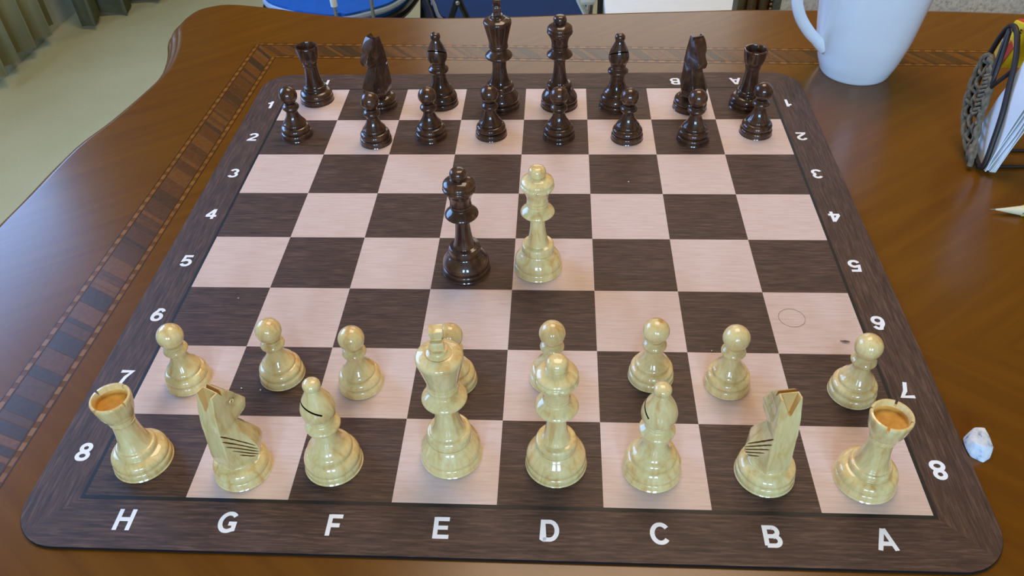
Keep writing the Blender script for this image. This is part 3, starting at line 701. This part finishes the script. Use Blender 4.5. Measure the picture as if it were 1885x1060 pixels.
tube(bm, catmull([pp(.142, .088, -.001), pp(.133, .076, -.003), pp(.126, .062, -.004), pp(.124, .054, -.004)], 6), 0.0015, 8); obj('wire_scroll', bm, M['wire'], hol)
bm = bmesh.new(); tube(bm, catmull([pp(.124, .050, -.004), pp(.120, .058, -.003), pp(.118, .064, -.001), pp(.116, .069, 0)], 6), 0.0016, 8); obj('wire_scroll', bm, M['wire'], hol)
# woven wicker panel: two families of strands clipped to the lower part of the leaf
poly = [(97, 5), (112, 8), (127, 15), (141, 28), (148, 44), (150, 58), (147, 66), (137, 64), (127, 57), (121, 46), (116, 34), (108, 20)]
def inside(y, z):
    c = False; n = len(poly)
    for i in range(n):
        (a, b), (d, e) = poly[i], poly[(i+1) % n]
        if (b > z) != (e > z) and y < (d-a)*(z-b)/(e-b)+a: c = not c
    return c
for fam, (dy, dz, ph) in enumerate(((0.55, 0.83, 0.0), (0.98, 0.18, 1.57))):
    ny, nz = -dz, dy
    for s in range(-16, 17):
        oy, oz = 125+ny*s*7.2, 36+nz*s*7.2; run = []
        for t in range(-80, 81):
            y, z = oy+dy*t, oz+dz*t
            if inside(y, z): run.append(pp(y*.001, z*.001, -0.004+0.0016*sin(t*0.44+s*pi+ph)))
        if len(run) > 6:
            bm = bmesh.new(); tube(bm, run[::2], 0.0014, 7); obj('wicker_strand', bm, M['wicker'], hol)
rim = catmull([pp(y*.001, z*.001, -0.004) for y, z in poly], 5, True)
for ph in (0, pi):
    bm = bmesh.new(); rp = []
    for i, p in enumerate(rim):
        rp.append(p+Vector((0.0014*sin(i*0.9+ph), 0.0009*cos(i*0.9+ph), 0.0012*cos(i*0.9+ph))))
    tube(bm, rp, 0.0017, 7, True); obj('wicker_braid', bm, M['wicker'], hol)
bm = bmesh.new(); ax = [pp(y*.001, z*.001, -0.0045) for y, z in ((120, 30), (124, 40), (128, 50), (132, 58))]; ax = catmull(ax, 20); cp = []
for i, p in enumerate(ax):
    a = i*1.05; cp.append(p+Vector((0.0032*cos(a), 0.0026*sin(a), -0.002*sin(a))))
tube(bm, cp, 0.0012, 6); obj('wicker_coil', bm, M['wicker'], hol)
bm = bmesh.new(); tube(bm, catmull([pp(.104, .012, -.005), pp(.098, .010, -.007), pp(.094, .006, -.006), pp(.092, .001, -.006)], 4), [0.0022]*13, 8); obj('wicker_end', bm, M['wicker'], hol)
# base rods, feet and the far plate
for y in (0.094, 0.117):
    bm = bmesh.new(); tube(bm, [(0.001, y-0.087, 0.0014), (0.085, y-0.087, 0.0014)], 0.0013, 8); obj('base_rod', bm, M['wire'], hol)
bm = bmesh.new(); tube(bm, catmull([Vector((0.085+TILT*z*.001, (y-87)*.001, z*.001+.002)) for y, z in loop], 5, True), 0.0021, 10, True); obj('wire_hoop', bm, M['wire'], hol)
# napkins: a fanned stack of folded sheets standing inside, leaning on the plate
nap_top = [(86, 108), (150, 112)]
NTH = ('first', 'second', 'third', 'fourth', 'fifth', 'sixth', 'seventh')
for i in range(7):
    bm = bmesh.new()
    xb = 0.3592+0.0011*i; lean = TILT+0.02*i; th = 0.0008
    y0, y1 = 0.0845+0.0010*math.sin(i*1.7), 0.117
    NZ, NY = 14, 8; grid = []
    for side in (0, 1):
        g = []
        for a in range(NZ+1):
            z = 0.115*a/NZ; row = []
            for b_ in range(NY+1):
                u = b_/NY; yy = y0+(y1-y0)*u
                wob = 0.0014*math.sin(z*80+u*2)*(z/0.115)
                low = 0.0
                row.append(bm.verts.new((xb+lean*z+wob+side*th, yy+0.002*math.sin(z*60+i), TZ+0.0030+z)))
            g.append(row)
        grid.append(g)
    for a in range(NZ):
        for b_ in range(NY):
            for s in (0, 1):
                g = grid[s]; bm.faces.new((g[a][b_], g[a+1][b_], g[a+1][b_+1], g[a][b_+1]))
        for b_ in (0, NY): bm.faces.new((grid[0][a][b_], grid[0][a+1][b_], grid[1][a+1][b_], grid[1][a][b_]))
    for b_ in range(NY):
        for a in (0, NZ): bm.faces.new((grid[0][a][b_], grid[0][a][b_+1], grid[1][a][b_+1], grid[1][a][b_]))
    o = obj('paper_napkin', bm, M['paper'], None, deg=40)
    tag(o, 'white paper napkin in the wire holder, %s counted from the wicker plate' % NTH[i], 'napkin', 'napkins in the wire holder')
# tea carton lying tilted between the napkins and the far side of the holder
car = empty('tea_carton', (0.372, 0.146, TZ+0.05), 'small yellow and red cardboard carton tilted behind the wicker plate at the right edge', 'carton')
def panel(name, quad, x0, x1, m, bev=0):
    bm = bmesh.new(); vs = []
    for x in (x0, x1): vs.append([bm.verts.new((x+TILT*(z-50)*.001+0.0005, (y-146)*.001, (z-48)*.001)) for y, z in quad])
    a, b = vs; n = len(quad); bm.faces.new(a); bm.faces.new(b[::-1])
    for i in range(n): bm.faces.new((a[i], b[i], b[(i+1) % n], a[(i+1) % n]))
    if bev: bmesh.ops.bevel(bm, geom=list(bm.edges), offset=bev, segments=2, affect='EDGES')
    return obj(name, bm, m, car, deg=30)
A_, B_, C_, D_ = Vector((138, 94)), Vector((159, 89.5)), Vector((166.5, 63)), Vector((146, 56))
def bl(u, v): return tuple((A_*(1-u)+B_*u)*(1-v)+(D_*(1-u)+C_*u)*v)     # u along the top, v downwards
panel('box_body', [tuple(A_), tuple(B_), tuple(C_), tuple(D_)], 0, 0.026, M['yellow'], 0.0006)
panel('lid_panel', [bl(0.03, -0.035), bl(0.97, -0.035), bl(0.97, 0.0), bl(0.03, 0.0)], 0.0012, 0.0255, M['red'])
panel('printed_band', [bl(0.0, 0.45), bl(1.0, 0.45), bl(1.0, 1.0), bl(0.0, 1.0)], -0.0003, 0.0002, M['ochre'])
panel('printed_band', [bl(0.42, 0.52), bl(0.78, 0.45), bl(0.86, 0.62), bl(0.5, 0.82)], -0.0005, 0.0, M['paper'])
panel('printed_band', [bl(0.0, 0.5), bl(0.36, 0.45), bl(0.42, 0.8), bl(0.0, 0.9)], -0.0005, 0.0, M['red'])
for i, ch in enumerate('ELL'):
    me = glyph(ch, 0.007); me.materials.append(M['ink']); o = link('printed_letter', me, car)
    u, v = 0.2+0.26*i, 0.2; y, z = bl(u, v)
    o.location = (TILT*(z-50)*.001-0.0001, (y-146)*.001, (z-48)*.001)
    o.rotation_euler = Matrix(((0, TILT, -1), (-1, 0, 0), (0, 1, 0))).to_euler()

# ------------------------------------------------------------------ pencil, eraser, specks
pen = empty('pencil', (0.3442, 0.0352, TZ+0.0036), 'yellow and black hexagonal pencil, sharpened tip pointing left, at the right edge', 'pencil', rz=R_(-4))
r = 0.0041; hexa = [(r*cos(R_(60*i)), r*sin(R_(60*i))) for i in range(6)]
bm = bmesh.new(); N = 48
def hexr(a):
    return r*cos(pi/6)/cos(((a) % (pi/3))-pi/6)
rings = []
for x, f in ((0.0035, 0.13), (0.008, 0.30), (0.014, 0.56), (0.019, 0.77), (0.0225, 0.92)):
    rings.append([bm.verts.new((x, r*f*cos(2*pi*i/N), r*f*sin(2*pi*i/N))) for i in range(N)])
rings.append([bm.verts.new((0.0228+0.0022*(1-(hexr(2*pi*i/N)-r*0.866)/(r*0.134))*-1+0.0, hexr(2*pi*i/N)*cos(2*pi*i/N), hexr(2*pi*i/N)*sin(2*pi*i/N))) for i in range(N)])
for a, b in zip(rings, rings[1:]):
    for i in range(N): bm.faces.new((a[i], a[(i+1) % N], b[(i+1) % N], b[i]))
bm.faces.new(rings[0]); bm.faces.new(rings[-1]); obj('sharpened_cone', bm, M['cedar'], pen, deg=50)
bm = bmesh.new(); lathe(bm, [(0, 0), (0.22, 0.1), (0.55, 3.6), (0, 3.6)], 16, 1); o = obj('lead_tip', bm, M['graphite'], pen); o.rotation_euler.y = R_(90)
bm = bmesh.new(); a = [bm.verts.new((0.0215, y, z)) for y, z in hexa]; b = [bm.verts.new((0.178, y, z)) for y, z in hexa]
for i in range(6):
    f = bm.faces.new((a[i], a[(i+1) % 6], b[(i+1) % 6], b[i])); f.material_index = i % 2
bm.faces.new(b); obj('painted_barrel', bm, [M['pencil_black'], M['pencil_yellow']], pen, deg=0)
bm = bmesh.new(); E = [(252.5, -175.5, 0), (252.5, -182.3, 0), (257.6, -186.0, 0), (262.4, -183.0, 0), (263.6, -177.5, 0), (263.4, -168.0, 0), (257.0, -166.0, 0), (252.6, -170.0, 0),
 (250.5, -175.2, 3), (250.7, -178.6, 2), (263.8, -179.6, 5.2), (262.7, -173.6, 8), (262.4, -168.2, 8), (257.0, -168.2, 8), (252.3, -173.8, 7.2), (252.6, -179.4, 9.0), (256.4, -182.2, 9.2)]
vs = [bm.verts.new(((x-257)*.001, (y+176)*.001, z*.001)) for x, y, z in E]
bmesh.ops.convex_hull(bm, input=vs); bmesh.ops.delete(bm, geom=[v for v in bm.verts if not v.link_faces], context='VERTS')
bmesh.ops.bevel(bm, geom=list(bm.edges), offset=0.0006, segments=2, profile=0.6, affect='EDGES')
tag(obj('eraser', bm, M['eraser'], None, (0.257, -0.176, TZ), 30), 'small faceted white eraser lump with grey smudges, right of the printed 8', 'eraser')
def gp(px, py):   # a point of the board face under the camera's ray
    d = co.rotation_euler.to_matrix() @ Vector(((px-942.5)/1477.03, -(py-530)/1477.03, -1)); c = Vector(co.location); t = (0.0002-c.z)/d.z
    return c+d*t
bm = bmesh.new(); c0 = gp(1457.5, 585)
tube(bm, [(0.0082*cos(2*pi*i/40)*(1+0.04*sin(3*i)), 0.0082*sin(2*pi*i/40), 0.0001) for i in range(40)], 0.00008, 5, True)
tag(obj('hair', bm, M['fibre'], None, (c0.x, c0.y, 0.0001)), 'thin hair curled into a ring on a light square near the right printed 6', 'hair')
bm = bmesh.new(); c0 = gp(1555, 629)
tube(bm, [(-.0028, .0005, 0), (-.0014, -.0002, .0004), (0, -.0004, .0005), (.0016, -.0005, .0004), (.003, -.0001, 0)], [.0002, .0004, .0006, .0004, .0002], 6)
tag(obj('lint', bm, M['fibre'], None, (c0.x, c0.y, 0.0006)), 'tiny dark fleck of lint beside the rightmost pale pawn', 'lint')
SP = [(439, 549, 'on the dark square left of row 6'), (480, 718, 'left of the pale pawn on the G file'), (445, 715, 'near the knight turned right'), (1157, 335, 'on a dark square of row 3'), (1202, 174, 'near the back letter B'), (1310, 646, 'on the corner by the B file')]
for i, (px, py, wh) in enumerate(SP):
    bm = bmesh.new(); bmesh.ops.create_icosphere(bm, subdivisions=1, radius=0.00055)
    for v in bm.verts: v.co *= random.uniform(0.7, 1.2)
    c0 = gp(px, py); tag(obj('crumb', bm, M['crumb'], None, (c0.x, c0.y, 0.0005), 0), 'tiny white crumb '+wh, 'crumb', 'crumbs on the mat')

# ------------------------------------------------------------------ curtains at the left
def cloth(name, base, z0, z1, amp, waves, m, taper=0.0, th=0.004, hemwave=0.0):
    bm = bmesh.new(); NU = waves*14; NZ = 10; P0, P1 = Vector(base[0]), Vector(base[1]); d = (P1-P0); nrm = Vector((d.y, -d.x)).normalized()
    g = []
    for k in range(NZ+1):
        row = []
        for i in range(NU+1):
            u = i/NU; ph = u*waves*2*pi
            o = (math.asin(sin(ph)*0.96)/1.35)*amp*(1-taper*k/NZ)+0.25*amp*sin(ph*0.37+1)
            p = P0+d*(u+0.18/waves*sin(ph*2+.6)/2)+nrm*o
            z = z0+(z1-z0)*k/NZ + (hemwave*sin(ph*0.5) if k == 0 else 0)
            row.append(bm.verts.new((p.x, p.y, z)))
        g.append(row)
    for k in range(NZ):
        for i in range(NU): bm.faces.new((g[k][i], g[k][i+1], g[k+1][i+1], g[k+1][i]))
    o = obj(name, bm, m, None, deg=60); md = o.modifiers.new('thickness', 'SOLIDIFY'); md.thickness = th; return o
tag(cloth('sheer_curtain', ((-1.60, 1.60), (-1.60, 1.965)), FZ+0.045, 1.75, 0.026, 4, M['sheer'], 0.3, 0.0015), 'cream sheer curtain with pleated hem hanging at the left window', 'curtain')
tag(cloth('heavy_drape', ((-1.56, 2.03), (-1.27, 2.43)), FZ+0.012, 1.75, 0.055, 4, M['drape'], 0.2, 0.004, 0.01), 'heavy grey-green drape gathered at the end of the sheer curtain', 'curtain')

# ------------------------------------------------------------------ things behind the table (only slivers show past its far edge)
def pt(p): return Vector(p)
ch = empty('folding_chair', (-0.42, 1.3, FZ), 'round-seated bright blue folding chair with pale piping, behind the table on the left', 'chair')
def local(o, p): return Vector(p)-Vector(o.location)
seat = [(-0.60, 1.22), (-0.575, 1.16), (-0.512, 1.118), (-0.46, 1.096), (-0.41, 1.088), (-0.36, 1.112), (-0.315, 1.15), (-0.29, 1.22), (-0.28, 1.36), (-0.33, 1.50), (-0.45, 1.56), (-0.56, 1.50), (-0.61, 1.36)]
sp = [v.to_2d() for v in catmull([(x, y, 0) for x, y in seat], 5, True)]
bm = bmesh.new(); prism(bm, [(p.x-ch.location.x, p.y-ch.location.y) for p in sp], 0.41, 0.448); bmesh.ops.bevel(bm, geom=[e for e in bm.edges if abs(e.verts[0].co.z-e.verts[1].co.z) < 1e-5], offset=0.01, segments=3, affect='EDGES')
obj('seat', bm, M['blue'], ch, deg=60)
bm = bmesh.new(); tube(bm, [(p.x-ch.location.x, p.y-ch.location.y, 0.437) for p in sp], 0.006, 8, True); obj('seat_piping', bm, M['piping'], ch)
bm = bmesh.new(); tube(bm, [(p.x-ch.location.x, p.y-ch.location.y, 0.413) for p in sp], 0.011, 8, True); obj('seat_rim', bm, M['black'], ch)
for sx in (-0.17, 0.13):
    for sy in (-1, 1):
        bm = bmesh.new(); tube(bm, [(sx, -0.20*sy, 0.012), (sx, 0.17*sy, 0.405)], 0.011, 10); obj('leg', bm, M['black'], ch)
bm = bmesh.new(); tube(bm, [(-0.17, 0.24, 0.40), (-0.17, 0.30, 0.85), (0.13, 0.30, 0.85), (0.13, 0.24, 0.40)], 0.011, 10); obj('back_frame', bm, M['black'], ch)
bxo('backrest', (-0.17, 0.13, 0.282, 0.302, 0.60, 0.84), M['blue'], ch, 0.008)
st = empty('rod_stand', (-0.3975, 1.02, FZ), 'thin grey rod with a white sleeve standing before the bright blue seat', 'stand')  # plain rod on a foot with a white sleeve
bm = bmesh.new(); tube(bm, [(0, 0, 0.01), (0, 0, 0.50)], 0.0032, 10); obj('rod', bm, M['grey'], st)
bm = bmesh.new(); tube(bm, [(0, 0, 0.494), (-0.004, 0, 0.66)], [0.0065, 0.0075], 12); obj('sleeve', bm, M['white'], st)
bm = bmesh.new(); lathe(bm, [(0, 0), (30, 0), (31, 6), (12, 14), (0, 14)], 24, 2); obj('foot', bm, M['black'], st)
po = empty('steel_pole', (-0.328, 1.03, FZ), 'upright grey steel pole between the two blue folding chairs', 'pole')
bm = bmesh.new(); tube(bm, [(0, 0, 0.0), (0, 0, 0.9)], 0.0034, 12); obj('shaft', bm, M['grey'], po)
bm = bmesh.new(); lathe(bm, [(0, 0), (30, 0), (30, 5), (10, 14), (0, 14)], 24, 2); obj('foot', bm, M['black'], po)
c2 = empty('folding_chair', (0.0, 1.25, FZ), 'navy blue folding chair with black hinged frame, behind the dark king', 'chair')
seat = [(-0.24, 1.22), (-0.225, 1.14), (-0.196, 1.06), (-0.12, 1.02), (0.0, 1.01), (0.06, 1.02), (0.085, 1.10), (0.09, 1.3), (0.05, 1.48), (-0.12, 1.5), (-0.22, 1.42)]
sp = [v.to_2d() for v in catmull([(x, y-1.25, 0) for x, y in seat], 5, True)]
bm = bmesh.new(); prism(bm, [tuple(p) for p in sp], 0.405, 0.445); bmesh.ops.bevel(bm, geom=[e for e in bm.edges if abs(e.verts[0].co.z-e.verts[1].co.z) < 1e-5], offset=0.01, segments=3, affect='EDGES')
obj('seat', bm, M['navy'], c2, deg=60)
bm = bmesh.new(); tube(bm, [(p.x*1.03-.004, p.y*1.03, 0.43) for p in sp], 0.010, 8, True); obj('seat_rim', bm, M['black'], c2)
bm = bmesh.new(); tube(bm, [(p.x, p.y, 0.444) for p in sp], 0.004, 8, True); obj('seat_piping', bm, M['grey'], c2)
for x in (-0.185,):
    for s in (-1, 1):
        bm = bmesh.new(); tube(bm, [(x, 0, 0.42), (x+0.025*s, -0.06, 0.30), (x+0.05*s, -0.12, 0.01)], 0.011, 8); obj('leg', bm, M['black'], c2)
for s in (-1, 1):
    bm = bmesh.new(); tube(bm, [(-0.156, -0.265, 0.522), (-0.156+0.014*s, -0.268, 0.487), (-0.156+0.09*s, -0.275, 0.02)], 0.0058, 8); obj('hinge_arm', bm, M['black'], c2)
bm = bmesh.new(); bmesh.ops.create_uvsphere(bm, u_segments=14, v_segments=8, radius=0.0042)
obj('bolt', bm, M['grey'], c2, (-0.156, -0.272, 0.515))
bm = bmesh.new(); tube(bm, [(0.060, -0.255, 0.53), (0.066, -0.252, 0.509), (0.078, -0.25, 0.484), (0.092, -0.24, 0.40), (0.095, -0.24, 0.01)], 0.0055, 10); obj('white_leg', bm, M['white'], c2)
bxo('white_armpad', (0.068, 0.096, -0.26, -0.20, 0.502, 0.515), M['white'], c2, 0.006)
bm = bmesh.new(); tube(bm, [(0.104, -0.27, 0.54), (0.104, -0.268, 0.01)], 0.0055, 10); obj('back_post', bm, M['black'], c2)
# white side table
wt = empty('side_table', (0.24, 1.4, FZ), 'bright white side table top seen past the far table edge', 'table')
bxo('table_top', (-0.121, 0.1365, -0.38, 0.10, 0.435, 0.452), M['white'], wt, 0.003)
for x in (-0.10, 0.115):
    for y in (-0.35, 0.07): bxo('leg', (x-0.012, x+0.012, y-0.012, y+0.012, 0, 0.436), M['white'], wt, 0.002)
# carved armchair
ac = empty('armchair', (0.299, 0.72, FZ), 'brown wooden armchair with floral upholstery and a row of brass nails, behind the table', 'chair')
bxo('front_rail', (-0.039, -0.029, -0.14, -0.11, 0.30, 0.72), M['olive'], ac, 0.004)
for x in (-0.021, -0.006):
    bm = bmesh.new(); tube(bm, [(x, -0.14, 0.0), (x, -0.14, 0.35), (x+0.002, -0.132, 0.75)], [0.009, 0.0078, 0.0078], 12); obj('back_post', bm, M['brown'], ac)
bxo('side_panel', (-0.029, 0.002, -0.135, -0.10, 0.28, 0.72), M['brown'], ac, 0.003)
bxo('upholstery', (0.006, 0.019, -0.14, -0.10, 0.28, 0.72), M['floral'], ac, 0.006)
for i in range(26):
    bm = bmesh.new(); bmesh.ops.create_icosphere(bm, subdivisions=1, radius=0.0022); obj('brass_nail', bm, M['brass'], ac, (0.0042, -0.141, 0.55+0.006*i))
bxo('seat', (-0.02, 0.30, -0.10, 0.26, 0.36, 0.46), M['floral'], ac, 0.02)
bxo('backrest', (0.019, 0.275, -0.135, -0.10, 0.44, 0.61), M['floral'], ac, 0.012)
bm = bmesh.new(); tube(bm, [(0.29, -0.12, 0.0), (0.29, -0.12, 0.62)], 0.014, 12); obj('back_post', bm, M['brown'], ac)
for x, y in ((0.27, 0.23), (0.0, 0.23)): bxo('leg', (x-0.02, x+0.02, y-0.02, y+0.02, 0, 0.37), M['brown'], ac, 0.004)
